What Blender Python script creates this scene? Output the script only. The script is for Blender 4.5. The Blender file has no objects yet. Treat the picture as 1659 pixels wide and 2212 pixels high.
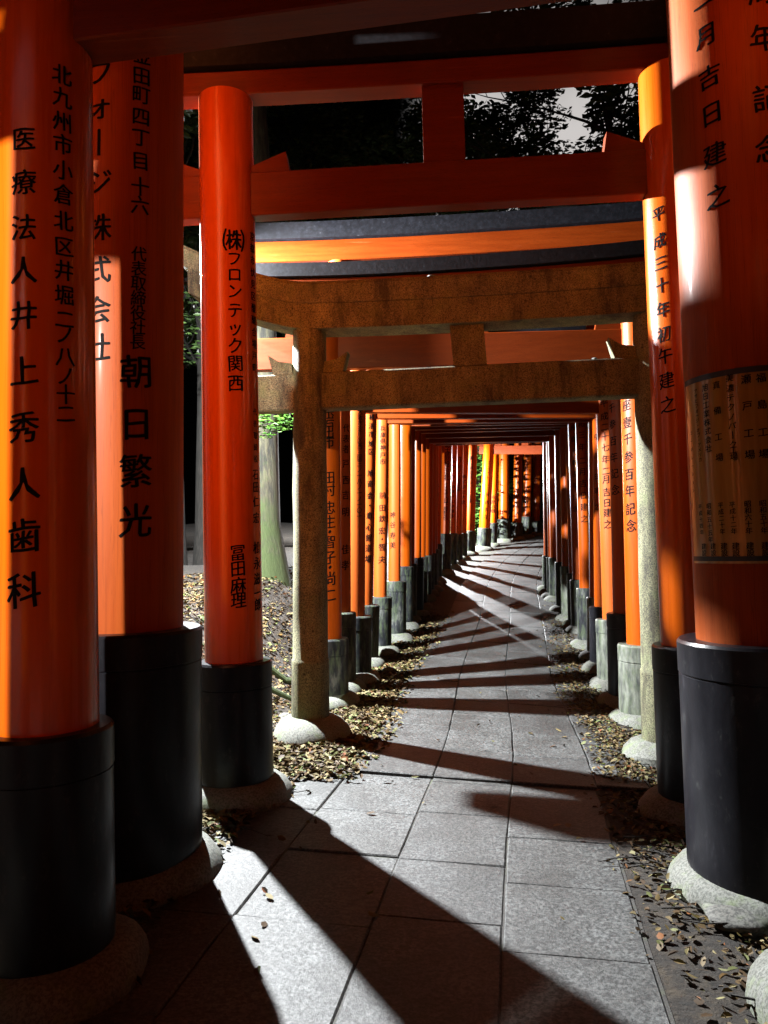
import bpy, bmesh, math, random
import numpy as np
from mathutils import Vector, Matrix, noise

# ------------------------------------------------------------------ camera, sky, light
SC = bpy.context.scene
COL = SC.collection
R_ = math.radians
EYE = 1.4
F = 26 / 36 * 2212.0            # focal length in px of a 1659 x 2212 picture
cd = bpy.data.cameras.new('camera')
cd.sensor_fit = 'VERTICAL'; cd.sensor_height = 36; cd.lens = 26
cd.clip_start = 0.05; cd.clip_end = 2000
cam = bpy.data.objects.new('camera', cd); COL.objects.link(cam)
CM = Matrix.Rotation(R_(93.0), 4, 'X') @ Matrix.Rotation(R_(-1.0), 4, 'Z')
cam.matrix_world = Matrix.Translation((0, 0, EYE)) @ CM
SC.camera = cam
SC.view_settings.view_transform = 'Standard'
SC.view_settings.look = 'None'
SC.view_settings.exposure = -0.12
SC.view_settings.gamma = 1.0
SC.cycles.use_denoising = True
SC.cycles.max_bounces = 8
SC.cycles.diffuse_bounces = 2
SC.cycles.glossy_bounces = 3
SC.cycles.sample_clamp_indirect = 4.0
SC.cycles.caustics_reflective = False
SC.cycles.caustics_refractive = False

world = bpy.data.worlds.new('World'); SC.world = world
world.use_nodes = True
wn = world.node_tree; wl = wn.links
def N(nt, typ, **kw):
    n = nt.nodes.new(typ)
    for k, v in kw.items():
        if k in n.inputs: n.inputs[k].default_value = v
        else: setattr(n, k, v)
    return n
bg = wn.nodes['Background']
# night sky: nearly black, with town light on the cloud low in the north-east
tc = N(wn, 'ShaderNodeTexCoord')
glow_dir = Vector((0.245, 1.0, 0.560)).normalized()
dot = N(wn, 'ShaderNodeVectorMath', operation='DOT_PRODUCT'); dot.inputs[1].default_value = glow_dir
nrm = N(wn, 'ShaderNodeVectorMath', operation='NORMALIZE')
wl.new(tc.outputs['Generated'], nrm.inputs[0]); wl.new(nrm.outputs[0], dot.inputs[0])
mr = N(wn, 'ShaderNodeMapRange'); mr.interpolation_type = 'SMOOTHSTEP'
mr.inputs['From Min'].default_value = 0.982; mr.inputs['From Max'].default_value = 0.9945
wl.new(dot.outputs['Value'], mr.inputs['Value'])
cn = N(wn, 'ShaderNodeTexNoise'); cn.inputs['Scale'].default_value = 5; cn.inputs['Detail'].default_value = 6
wl.new(nrm.outputs[0], cn.inputs['Vector'])
cm = N(wn, 'ShaderNodeMapRange'); cm.inputs['From Min'].default_value = 0.3; cm.inputs['From Max'].default_value = 0.7
cm.inputs['To Min'].default_value = 0.32; cm.inputs['To Max'].default_value = 0.66
wl.new(cn.outputs['Fac'], cm.inputs['Value'])
mu = N(wn, 'ShaderNodeMath', operation='MULTIPLY'); wl.new(mr.outputs[0], mu.inputs[0]); wl.new(cm.outputs[0], mu.inputs[1])
ad = N(wn, 'ShaderNodeMath', operation='ADD'); wl.new(mu.outputs[0], ad.inputs[0]); ad.inputs[1].default_value = 0.0003
bg.inputs['Color'].default_value = (1.0, 0.95, 0.92, 1)
wl.new(ad.outputs[0], bg.inputs['Strength'])

LAMPS = [  # x, y, z (of the light), watts, colour; three path lamps outside the left row
    (-2.36, 6.76, EYE + 2.81, 11500, (0.95, 0.98, 1.0)),
    (0.42, 20.5, EYE + 2.2, 10500, (0.96, 0.98, 1.0)),
    (-3.10, -1.25, EYE + 2.15, 3900, (1.0, 0.96, 0.91)),
]

# ------------------------------------------------------------------ picture <-> place
CMi = CM.to_3x3().inverted()
def ray(px, py):
    return CM.to_3x3() @ Vector(((px - 829.5) / F, -(py - 1106) / F, -1))
def W(px, py, y):
    d = ray(px, py); return Vector((0, 0, EYE)) + d * (y / d.y)
def hh(px, py, y): return W(px, py, y).z - EYE
def proj(p):
    q = CMi @ (Vector(p) - Vector((0, 0, EYE)))
    return 829.5 + F * q.x / -q.z, 1106 - F * q.y / -q.z

_xl = [(-12,-3.6),(-6,-2.6),(-3,-2.1),(0,-1.65),(1.3,-1.42),(2.55,-1.2),(3.35,-1.08),(4.35,-.87),(5.7,-.58),(6.4,-.48),(7.1,-.45),(8,-.33),(8.7,-.2),
       (9.4,-.05),(10.3,.13),(11.3,.29),(12.5,.55),(14,.77),(15,.94),(17,1.42),(20,2.34),(21,2.85),(23,3.7),(25,4.8),(26,5.4),(30,8),(40,15)]
_rise = [(-50,0),(7,0),(9,.08),(10.3,.16),(12.5,.28),(14,.46),(15.5,.64),(17,.86),(20,1.24),(22,1.5),(25,1.8),(30,2.2),(60,3)]
_cr = [(-50,0.01),(2,.02),(4,.03),(5.5,.055),(8,.055),(10,.04),(14,.02),(20,0.0),(60,0)]
def _tab(t, sm):
    xs = np.linspace(-50, 60, 2201)
    v = np.interp(xs, [a for a, b in t], [b for a, b in t])
    k = int(sm / 0.05); ker = np.ones(2 * k + 1) / (2 * k + 1)
    vp = np.pad(v, k, mode='edge'); return xs, np.convolve(vp, ker, 'valid')
T_xl, T_rise, T_cr = _tab(_xl, .4), _tab(_rise, .8), _tab(_cr, .6)
T_pl = _tab(_xl, 1.6)
def pl_(y): return float(np.interp(y, *T_pl))
def xl(y): return float(np.interp(y, *T_xl))
def ground(x, y):
    a = xl(y); d = a - x
    z = float(np.interp(y, *T_rise)) - float(np.interp(y, *T_cr)) * min(max(-d, 0), 3)
    b = max(0.0, d - .38)
    if b > 0:
        k = 1.0 - .7 * min(1, max(0, (y - 11.5) / 5))
        z += k * (math.sqrt(b * b + .02) - .1414) if b < 1.05 else k * (.918 + .04 * min(b - 1.05, 12))
    e = max(0.0, -d - 3.0)
    z += .12 * min(e, 10)
    return z

# ------------------------------------------------------------------ materials
def new_mat(name):
    m = bpy.data.materials.new(name); m.use_nodes = True
    return m, m.node_tree, m.node_tree.nodes['Principled BSDF']
def ramp(nt, fac, stops):
    r = nt.nodes.new('ShaderNodeValToRGB'); e = r.color_ramp.elements
    while len(e) < len(stops): e.new(0.5)
    for i, (p, c) in enumerate(stops):
        e[i].position = p; e[i].color = (*c, 1)
    nt.links.new(fac, r.inputs[0]); return r.outputs[0]
def noisetex(nt, scale, detail=4, stretch=None, rough=.55, coord='Object'):
    t = nt.nodes.new('ShaderNodeTexCoord'); n = nt.nodes.new('ShaderNodeTexNoise')
    n.inputs['Scale'].default_value = scale; n.inputs['Detail'].default_value = detail; n.inputs['Roughness'].default_value = rough
    if stretch:
        mp = nt.nodes.new('ShaderNodeMapping'); mp.inputs['Scale'].default_value = stretch
        nt.links.new(t.outputs[coord], mp.inputs[0]); nt.links.new(mp.outputs[0], n.inputs['Vector'])
    else: nt.links.new(t.outputs[coord], n.inputs['Vector'])
    return n.outputs['Fac']
def mixc(nt, fac, a, b):
    m = nt.nodes.new('ShaderNodeMix'); m.data_type = 'RGBA'
    for s, v in ((m.inputs[0], fac), (m.inputs[6], a), (m.inputs[7], b)):
        if isinstance(v, (int, float)): s.default_value = v
        elif isinstance(v, tuple): s.default_value = (*v, 1)
        else: nt.links.new(v, s)
    return m.outputs[2]
def bump(nt, bs, h, strength, dist=.01):
    b = nt.nodes.new('ShaderNodeBump'); b.inputs['Strength'].default_value = strength; b.inputs['Distance'].default_value = dist
    nt.links.new(h, b.inputs['Height']); nt.links.new(b.outputs[0], bs.inputs['Normal'])

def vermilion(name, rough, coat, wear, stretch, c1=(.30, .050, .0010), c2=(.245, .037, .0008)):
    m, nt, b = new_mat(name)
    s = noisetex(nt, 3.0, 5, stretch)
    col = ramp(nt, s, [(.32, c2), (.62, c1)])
    if wear:
        w = noisetex(nt, 7, 6, tuple(q * .5 for q in stretch), .65)
        col = mixc(nt, ramp(nt, w, [(.62, (0, 0, 0)), (.74, (wear, wear, wear))]), col, (.30, .085, .03))
    if wear:
        ck = noisetex(nt, 5.5, 4, tuple(q * (2.2 if q > 1 else .55) for q in stretch), .5)
        col = mixc(nt, ramp(nt, ck, [(.485, (0, 0, 0)), (.497, (.55, .55, .55)), (.503, (.55, .55, .55)), (.515, (0, 0, 0))]), col, tuple(q * .45 for q in c2))
    nt.links.new(col, b.inputs['Base Color'])
    g = noisetex(nt, 60, 3, stretch)
    r = nt.nodes.new('ShaderNodeMapRange'); r.inputs['To Min'].default_value = rough - .07; r.inputs['To Max'].default_value = rough + .10
    nt.links.new(s, r.inputs['Value']); nt.links.new(r.outputs[0], b.inputs['Roughness'])
    b.inputs['Coat Weight'].default_value = coat * .3; b.inputs['Coat Roughness'].default_value = .16; b.inputs['Specular IOR Level'].default_value = .18
    bump(nt, b, g, .14, .004)
    return m
V = (9, 9, .35); H = (.35, 9, 9)
M_red = vermilion('vermilion_lacquer', .38, .35, .35, V)
M_redg = vermilion('vermilion_gloss', .27, 1.7, 0, V, (.52, .090, .0020), (.43, .070, .0016))
M_reda = vermilion('vermilion_aged', .50, .10, .8, V, (.34, .066, .008), (.27, .046, .004))
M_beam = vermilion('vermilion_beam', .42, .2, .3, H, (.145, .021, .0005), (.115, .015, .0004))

def black_mat(name, old):
    m, nt, b = new_mat(name); b.inputs['Specular IOR Level'].default_value = .16
    s = noisetex(nt, 5, 6, (2.6, 2.6, .8), .65)
    if old == 0:
        col = ramp(nt, s, [(.35, (.006, .006, .008)), (.62, (.012, .012, .015)), (.75, (.03, .03, .036))])
        sc_ = noisetex(nt, 11, 8, (1.6, 1.6, .9), .78)
        col = mixc(nt, ramp(nt, sc_, [(.57, (0, 0, 0)), (.66, (.5, .5, .5)), (.75, (.8, .8, .8))]), col, (.045, .047, .045))
        b.inputs['Roughness'].default_value = .33
        b.inputs['Coat Weight'].default_value = .03; b.inputs['Coat Roughness'].default_value = .2
    else:
        g = noisetex(nt, 9, 6, (2, 2, .6), .7)
        paint = ramp(nt, s, [(.40, (.008, .009, .011)), (.56, (.025, .027, .03)), (.66, (.09, .095, .085))] if old == 1 else
                     [(.33, (.015, .017, .02)), (.46, (.07, .075, .065)), (.62, (.15, .16, .135))])
        col = mixc(nt, ramp(nt, g, [(.45, (0, 0, 0)), (.70, (.75, .75, .75))]), paint, (.075, .10, .05))
        b.inputs['Roughness'].default_value = .6
    nt.links.new(col, b.inputs['Base Color'])
    bump(nt, b, noisetex(nt, 30, 5), .12 if old == 0 else .3, .006)
    return m
M_blk, M_old1, M_old2 = black_mat('black_lacquer', 0), black_mat('black_lacquer_worn', 1), black_mat('black_lacquer_peeled', 2)
m, nt, b = new_mat('black_roof_paint'); M_cap = m
nt.links.new(ramp(nt, noisetex(nt, 25, 8, None, .75), [(.45, (.004, .0044, .006)), (.64, (.010, .011, .015)), (.76, (.09, .095, .10))]), b.inputs['Base Color'])
b.inputs['Roughness'].default_value = .5; b.inputs['Specular IOR Level'].default_value = .15
bump(nt, b, noisetex(nt, 40, 4), .15, .005)
m, nt, b = new_mat('ink'); M_ink = m
b.inputs['Base Color'].default_value = (.004, .0035, .0035, 1); b.inputs['Roughness'].default_value = .6; b.inputs['Specular IOR Level'].default_value = .06

def stone(name, c1, c2, c3, moss, spk=160, bs=.35):
    m, nt, b = new_mat(name)
    big = noisetex(nt, 4, 6, None, .65); sp = noisetex(nt, spk, 3, None, .7)
    col = ramp(nt, sp, [(.42, c3), (.49, c2), (.58, c1)])
    dk = ramp(nt, big, [(.35, (.55, .52, .48)), (.65, (1, 1, 1))])
    mm = nt.nodes.new('ShaderNodeMix'); mm.data_type = 'RGBA'; mm.blend_type = 'MULTIPLY'; mm.inputs[0].default_value = .85
    nt.links.new(col, mm.inputs[6]); nt.links.new(dk, mm.inputs[7]); col = mm.outputs[2]
    if moss:
        ms = noisetex(nt, 6, 7, None, .7)
        col = mixc(nt, ramp(nt, ms, [(.5, (0, 0, 0)), (.68, (moss, moss, moss))]), col, (.10, .14, .045))
    nt.links.new(col, b.inputs['Base Color']); b.inputs['Roughness'].default_value = .82
    bump(nt, b, noisetex(nt, spk * .6, 6, None, .7), bs, .006)
    return m, nt, b, col
M_gran, nt, b, col = stone('torii_granite', (.20, .205, .120), (.136, .138, .080), (.046, .046, .027), .40, 120)
st_ = ramp(nt, noisetex(nt, 3.2, 7, (2.2, 2.2, .55), .68), [(.36, (.28, .24, .20)), (.48, (.85, .82, .78)), (.62, (1.15, 1.12, 1.05))])
mm = nt.nodes.new('ShaderNodeMix'); mm.data_type = 'RGBA'; mm.blend_type = 'MULTIPLY'; mm.inputs[0].default_value = 1
nt.links.new(col, mm.inputs[6]); nt.links.new(st_, mm.inputs[7])
pit = ramp(nt, noisetex(nt, 28, 3, None, .5), [(.27, (.25, .2, .15)), (.33, (1, 1, 1))])
m2 = nt.nodes.new('ShaderNodeMix'); m2.data_type = 'RGBA'; m2.blend_type = 'MULTIPLY'; m2.inputs[0].default_value = 1
nt.links.new(mm.outputs[2], m2.inputs[6]); nt.links.new(pit, m2.inputs[7]); nt.links.new(m2.outputs[2], b.inputs['Base Color'])
M_foot = stone('footing_concrete', (.15, .155, .14), (.11, .115, .10), (.06, .064, .055), .6, 90)[0]
M_rock = stone('rock', (.11, .11, .10), (.075, .075, .068), (.035, .035, .032), .3, 60)[0]
M_slab, nt, b, col = stone('paving_granite', (.088, .094, .096), (.058, .062, .063), (.014, .016, .016), 0, 75, .8)
mot = ramp(nt, noisetex(nt, 34, 5, (1, 1.5, 1), .72), [(.40, (.30, .30, .31)), (.47, (.80, .80, .80)), (.58, (1.25, 1.25, 1.24))])
mm = nt.nodes.new('ShaderNodeMix'); mm.data_type = 'RGBA'; mm.blend_type = 'MULTIPLY'; mm.inputs[0].default_value = 1
nt.links.new(col, mm.inputs[6]); nt.links.new(mot, mm.inputs[7]); col = mm.outputs[2]
stn = ramp(nt, noisetex(nt, 2.3, 6, None, .62), [(.36, (.55, .54, .52)), (.55, (1, 1, 1)), (.68, (1.12, 1.12, 1.12))])
mm = nt.nodes.new('ShaderNodeMix'); mm.data_type = 'RGBA'; mm.blend_type = 'MULTIPLY'; mm.inputs[0].default_value = 1
nt.links.new(col, mm.inputs[6]); nt.links.new(stn, mm.inputs[7]); col = mm.outputs[2]
gi = nt.nodes.new('ShaderNodeNewGeometry')
v = ramp(nt, gi.outputs['Random Per Island'], [(0, (.74, .73, .72)), (.5, (.95, .94, .92)), (1, (1.15, 1.15, 1.14))])
mm = nt.nodes.new('ShaderNodeMix'); mm.data_type = 'RGBA'; mm.blend_type = 'MULTIPLY'; mm.inputs[0].default_value = 1
nt.links.new(col, mm.inputs[6]); nt.links.new(v, mm.inputs[7]); nt.links.new(mm.outputs[2], b.inputs['Base Color'])
b.inputs['Roughness'].default_value = .62
m, nt, b = new_mat('forest_soil'); M_soil = m
nt.links.new(ramp(nt, noisetex(nt, 14, 8, None, .7), [(.36, (.005, .0034, .0019)), (.5, (.014, .0095, .0052)), (.62, (.034, .024, .013))]), b.inputs['Base Color'])
b.inputs['Roughness'].default_value = .9
bump(nt, b, noisetex(nt, 40, 8, None, .7), .8, .02)
M_grit = stone('joint_grit', (.05, .047, .043), (.03, .028, .025), (.012, .011, .010), .2, 140)[0]
def leafmat(name, stops, rough=.6, trans=0.0):
    m, nt, b = new_mat(name)
    gi = nt.nodes.new('ShaderNodeNewGeometry')
    nt.links.new(ramp(nt, gi.outputs['Random Per Island'], stops), b.inputs['Base Color'])
    b.inputs['Roughness'].default_value = rough; b.inputs['Specular IOR Level'].default_value = .12
    return m
M_litter = leafmat('dead_leaf', [(0, (.02, .012, .006)), (.3, (.055, .034, .017)), (.55, (.11, .08, .034)), (.75, (.16, .135, .07)), (.9, (.055, .08, .02)), (1, (.12, .035, .012))])
M_leaf = leafmat('living_leaf', [(0, (.010, .019, .006)), (.5, (.018, .034, .009)), (1, (.03, .055, .014))], .45)
M_ivy = leafmat('ivy_leaf', [(0, (.015, .04, .007)), (.5, (.03, .08, .012)), (1, (.055, .12, .018))], .4)
def bark(name, c1, c2, moss):
    m, nt, b = new_mat(name)
    s = noisetex(nt, 9, 8, (1.5, 1.5, .26) if moss else (3, 3, .55), .68)
    col = ramp(nt, s, [(.40, c2), (.50, tuple((p + q) / 2.2 for p, q in zip(c1, c2))), (.60, c1)])
    if moss:
        g = noisetex(nt, 3.5, 7, None, .7)
        sep = nt.nodes.new('ShaderNodeSeparateXYZ'); t = nt.nodes.new('ShaderNodeTexCoord'); nt.links.new(t.outputs['Object'], sep.inputs[0])
        mz = nt.nodes.new('ShaderNodeMapRange'); mz.inputs['From Min'].default_value = 0; mz.inputs['From Max'].default_value = 1.7
        mz.inputs['To Min'].default_value = .32; mz.inputs['To Max'].default_value = -.12
        nt.links.new(sep.outputs['Z'], mz.inputs['Value'])
        a = nt.nodes.new('ShaderNodeMath'); a.operation = 'ADD'; nt.links.new(g, a.inputs[0]); nt.links.new(mz.outputs[0], a.inputs[1])
        col = mixc(nt, ramp(nt, a.outputs[0], [(.45, (0, 0, 0)), (.7, (.9, .9, .9))]), col, (.019, .033, .004))
    nt.links.new(col, b.inputs['Base Color']); b.inputs['Roughness'].default_value = .9
    bump(nt, b, s, .9, .02)
    return m
M_bark = bark('bark', (.024, .021, .018), (.009, .008, .006), 0)
M_barkm = bark('mossy_bark', (.042, .039, .020), (.005, .005, .003), 1)
m, nt, b = new_mat('lamp_metal'); M_metal = m
b.inputs['Base Color'].default_value = (.05, .05, .05, 1); b.inputs['Metallic'].default_value = .6; b.inputs['Roughness'].default_value = .5
m, nt, b = new_mat('lamp_bulb'); M_bulb = m
b.inputs['Emission Color'].default_value = (1, .96, .9, 1); b.inputs['Emission Strength'].default_value = 40
m, nt, b = new_mat('plastic_sheet'); M_sheet = m
nt.links.new(ramp(nt, noisetex(nt, 6, 4, (6, 6, .4)), [(.35, (.34, .19, .03)), (.65, (.48, .31, .07))]), b.inputs['Base Color'])
b.inputs['Roughness'].default_value = .28; b.inputs['Coat Weight'].default_value = .5
m, nt, b = new_mat('black_tape'); M_tape = m
b.inputs['Base Color'].default_value = (.01, .01, .01, 1); b.inputs['Roughness'].default_value = .5

# ------------------------------------------------------------------ mesh helpers
class MB:
    def __init__(s): s.v = []; s.f = []; s.sm = []
    def add(s, vs, fs, smooth=True):
        o = len(s.v); s.v += [Vector(p) for p in vs]
        for f in fs: s.f.append([i + o for i in f]); s.sm.append(smooth)
    def lathe(s, p0, axis, prof, n=40, wob=0.0, seed=0, cap=True):
        """prof: (distance along axis, radius) pairs"""
        ax = axis.normalized(); u = ax.orthogonal().normalized(); w = ax.cross(u)
        vs = []; fs = []
        for (t, r) in prof:
            for i in range(n):
                a = 2 * math.pi * i / n
                d = u * math.cos(a) + w * math.sin(a)
                q = p0 + ax * t + d * r
                if wob: q += d * wob * noise.noise(q * 4 + Vector((seed, 0, 0)))
                vs.append(q)
        for k in range(len(prof) - 1):
            for i in range(n):
                j = (i + 1) % n
                fs.append([k * n + i, k * n + j, (k + 1) * n + j, (k + 1) * n + i])
        s.add(vs, fs)
        if cap:
            o = len(s.v) - len(vs)
            s.f.append([o + (len(prof) - 1) * n + i for i in range(n)]); s.sm.append(False)
            s.f.append([o + n - 1 - i for i in range(n)]); s.sm.append(False)
    def sweep(s, pts, prof, side, up, scale=None):
        """closed profile (a,b) in the side/up frame carried along pts; flat shaded, ends capped"""
        n = len(prof); vs = []
        for k, p in enumerate(pts):
            sc = scale[k] if scale else 1
            for a, b in prof: vs.append(p + side * a * sc + up * b * sc)
        fs = []
        for k in range(len(pts) - 1):
            for i in range(n):
                j = (i + 1) % n
                fs.append([k * n + i, k * n + j, (k + 1) * n + j, (k + 1) * n + i])
        fs.append([n - 1 - i for i in range(n)]); fs.append([(len(pts) - 1) * n + i for i in range(n)])
        s.add(vs, fs, False)
    def tube(s, pts, rad, n=7):
        vs = []; fs = []
        for k, p in enumerate(pts):
            d = (pts[min(k + 1, len(pts) - 1)] - pts[max(k - 1, 0)]).normalized()
            u = d.orthogonal().normalized(); w = d.cross(u)
            for i in range(n):
                a = 2 * math.pi * i / n
                vs.append(p + (u * math.cos(a) + w * math.sin(a)) * rad[k])
        for k in range(len(pts) - 1):
            for i in range(n):
                j = (i + 1) % n
                fs.append([k * n + i, k * n + j, (k + 1) * n + j, (k + 1) * n + i])
        fs.append([(len(pts) - 1) * n + i for i in range(n)])
        s.add(vs, fs)
    def build(s, name, mat, parent=None, origin=None):
        o = parent_origin(parent) if parent else (origin or Vector((0, 0, 0)))
        me = bpy.data.meshes.new(name)
        me.from_pydata([v - o for v in s.v], [], s.f)
        me.polygons.foreach_set('use_smooth', s.sm)
        me.materials.append(mat); me.update()
        bm = bmesh.new(); bm.from_mesh(me); bmesh.ops.recalc_face_normals(bm, faces=bm.faces)
        for e in bm.edges:
            if len(e.link_faces) == 2 and e.calc_face_angle(0) > .6: e.smooth = False
        bm.to_mesh(me); bm.free()
        ob = bpy.data.objects.new(name, me); COL.objects.link(ob)
        if parent: ob.parent = parent
        else: ob.location = o
        return ob
ORIG = {}
def parent_origin(p):
    o = Vector((0, 0, 0))
    while p: o += p.location; p = p.parent
    return o
def thing(name, label, cat, loc, group=None):
    o = bpy.data.objects.new(name, None); COL.objects.link(o); o.location = loc
    o.empty_display_size = .2
    return tag(o, label, cat, group)
def tag(o, label, cat, group=None, kind=None):
    if label: o['label'] = label
    if cat: o['category'] = cat
    if group: o['group'] = group
    if kind: o['kind'] = kind
    return o
def rect(a, b, c=.006):
    """rectangle of half-width a, from 0 to b in height, corners chamfered"""
    return [(-a, c), (-a, b - c), (-a + c, b), (a - c, b), (a, b - c), (a, c), (a - c, 0), (-a + c, 0)]

# ------------------------------------------------------------------ lettering
GLY = {}
def glyph(ch):
    if ch in GLY: return GLY[ch]
    c = bpy.data.curves.new('lettering', 'FONT'); c.body = ch; c.size = 1; c.resolution_u = 2; c.offset = 0
    o = bpy.data.objects.new('lettering', c); COL.objects.link(o)
    me = bpy.data.meshes.new_from_object(o.evaluated_get(bpy.context.evaluated_depsgraph_get()))
    bm = bmesh.new(); bm.from_mesh(me)
    bmesh.ops.remove_doubles(bm, verts=bm.verts[:], dist=1e-5); bmesh.ops.triangulate(bm, faces=bm.faces[:])
    for k in range(-4, 5):
        bmesh.ops.bisect_plane(bm, geom=bm.verts[:] + bm.edges[:] + bm.faces[:], plane_co=(.5 + k * .1, 0, 0), plane_no=(1, 0, 0))
    bm.verts.ensure_lookup_table()
    half = .30 if ch.isascii() else .5
    r = ([(v.co.x - half, v.co.y - .38) for v in bm.verts], [[v.index for v in f.verts] for f in bm.faces])
    bm.free(); bpy.data.objects.remove(o); bpy.data.curves.remove(c); bpy.data.meshes.remove(me)
    GLY[ch] = r; return r
RNG = random.Random(5)
def inscribe(pl, cols, name='inscription', off=.0016, parent=None):
    """pl: pillar record; cols: (text, x0, y0, x1, y1, size0, size1) in picture px, or a list of y's in place of y0"""
    for text, x0, y0, x1, y1, s0, s1 in cols:
        mb = MB()
        chars = [c for c in text]
        n = len(chars)
        for i, ch in enumerate(chars):
            t = i / max(1, n - 1)
            if isinstance(y0, list):
                py = y0[i]; t = (py - y0[0]) / max(1, y0[-1] - y0[0])
            else: py = y0 + (y1 - y0) * t
            if ch in ' 　': continue
            px = x0 + (x1 - x0) * t; sz = s0 + (s1 - s0) * t
            c = pl['axis_at_px'](py)
            cx, cy = proj(c); r = pl['rad'](c); rp = r * F / c.y
            th = math.asin(max(-.97, min(.97, (px - cx) / rp)))
            view = Vector((-c.x, -c.y, 0)).normalized(); right = Vector((-view.y, view.x, 0))
            ws = sz * c.y / F / .86
            gv, gf = glyph(ch)
            rot = RNG.uniform(-.03, .03)
            vs = []
            for (a, b) in gv:
                b2 = b + .09 * a + .012 * math.sin(a * 7 + b * 5)
                a2 = a * .94 + .012 * math.sin(b * 9)
                a3 = a2 * math.cos(rot) - b2 * math.sin(rot); b3 = a2 * math.sin(rot) + b2 * math.cos(rot)
                an = th + a3 * ws / r
                base = c + pl['dir'] * (b3 * ws)
                vs.append(base + (view * math.cos(an) + right * math.sin(an)) * (r + off))
            mb.add(vs, gf, False)
            for k, (ox, oy) in enumerate(((.017, .006), (-.017, -.005), (.004, .015))):   # a full brush: the stroke laid down again a hair aside
                e = Vector(right) * (ox * ws) + Vector((0, 0, oy * ws)) + view * (.0002 * (k + 1))
                mb.add([q + e for q in vs], gf, False)
        mb.build(name, M_ink, parent or pl['obj'])

# ------------------------------------------------------------------ torii gates
PIL = {}
def pillar(g, key, z, lo, hi, r, rim_px, sl_r, mats, top_z, r_top=None):
    a, b = (lo, hi) if isinstance(lo, Vector) else (W(lo[0], lo[1], z), W(hi[0], hi[1], z))
    d = (b - a).normalized()
    at = lambda zz: a + d * ((zz - a.z) / d.z)
    gz = ground(a.x, a.y)
    base = at(gz - .25)
    def axis_at_px(py):
        p = W(lo[0], py, z); return at(p.z)
    L = (top_z - base.z) / d.z
    rt = r_top or r * .965
    rim = W(lo[0], rim_px, z).z if rim_px else gz + .85
    mb = MB(); t0 = (rim - .06 - base.z) / d.z
    mb.lathe(base, d, [(t0 + (L - t0) * k / 6, r + (rt - r) * k / 6) for k in range(7)], 56)
    o = mb.build('pillar', mats[0], g)
    tr = (rim - base.z) / d.z
    mb = MB(); s = sl_r
    mb.lathe(base, d, [(.05, s * 1.015), (tr - .15, s), (tr - .148, s - .004), (tr - .142, s - .004), (tr - .14, s + .003), (tr - .012, s + .003), (tr, s - .006), (tr + .001, r * .9)], 56, cap=False)
    mb.build('pillar_sleeve', mats[1], g)
    mb = MB(); h = .25; w = s + (-.02 if key[0] == 'B' else 0) + (.03 if key == 'AR' else 0)
    mb.lathe(base, d, [(.0, w + .10), (h - .02, w + .115), (h + .03, w + .105), (h + .075, w + .075), (h + .105, w + .03), (h + .115, w - .01)], 40, .03, RNG.random() * 50, cap=False)
    mb.build('footing', mats[2], g)
    rad = lambda c: r + (rt - r) * min(1, max(0, ((c - base).dot(d) - t0) / (L - t0)))
    PIL[key] = dict(obj=o, axis_at_px=axis_at_px, dir=d, r=r * .988, rad=rad, at=at, base=base)
    return PIL[key]

def beam(g, name, mat, A, B, prof, e0, e1, sori=0.0, n=17, up=Vector((0, 0, 1)), lift=0.0):
    """a beam through A and B that runs e0 / e1 past them; sori lifts its ends"""
    ax = (B - A); L = ax.length; ax = ax / L
    side = Vector((ax.y, -ax.x, 0)).normalized()
    upv = side.cross(ax); upv = upv if upv.z > 0 else -upv
    pts = []
    for k in range(n):
        t = -e0 + (L + e0 + e1) * k / (n - 1)
        m_ = (t - L / 2) / (L / 2 + max(e0, e1))
        pts.append(A + ax * t + upv * (lift + sori * abs(m_) ** 2.4))
    mb = MB(); mb.sweep(pts, prof, side, upv)
    return mb.build(name, mat, g)

def wedge(g, parent, mat, P, ax, side, up, a, b, h0, h1, w):
    """tapered block on top of the tie beam: from a (height h0) to b (height h1) along ax"""
    mb = MB(); vs = []
    for t, h in ((a, h0), (b, h1)):
        sk = .02 * (1 if b > a else -1) if h == h1 else 0
        for s_ in (-1, 1):
            vs += [P + ax * (t + sk) + side * (s_ * w), P + ax * t + side * (s_ * w) + up * h]
    mb.add(vs, [[0, 1, 3, 2], [4, 6, 7, 5], [0, 4, 5, 1], [2, 3, 7, 6], [1, 5, 7, 3], [0, 2, 6, 4]], False)
    return mb.build('wedge', mat, parent)

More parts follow.
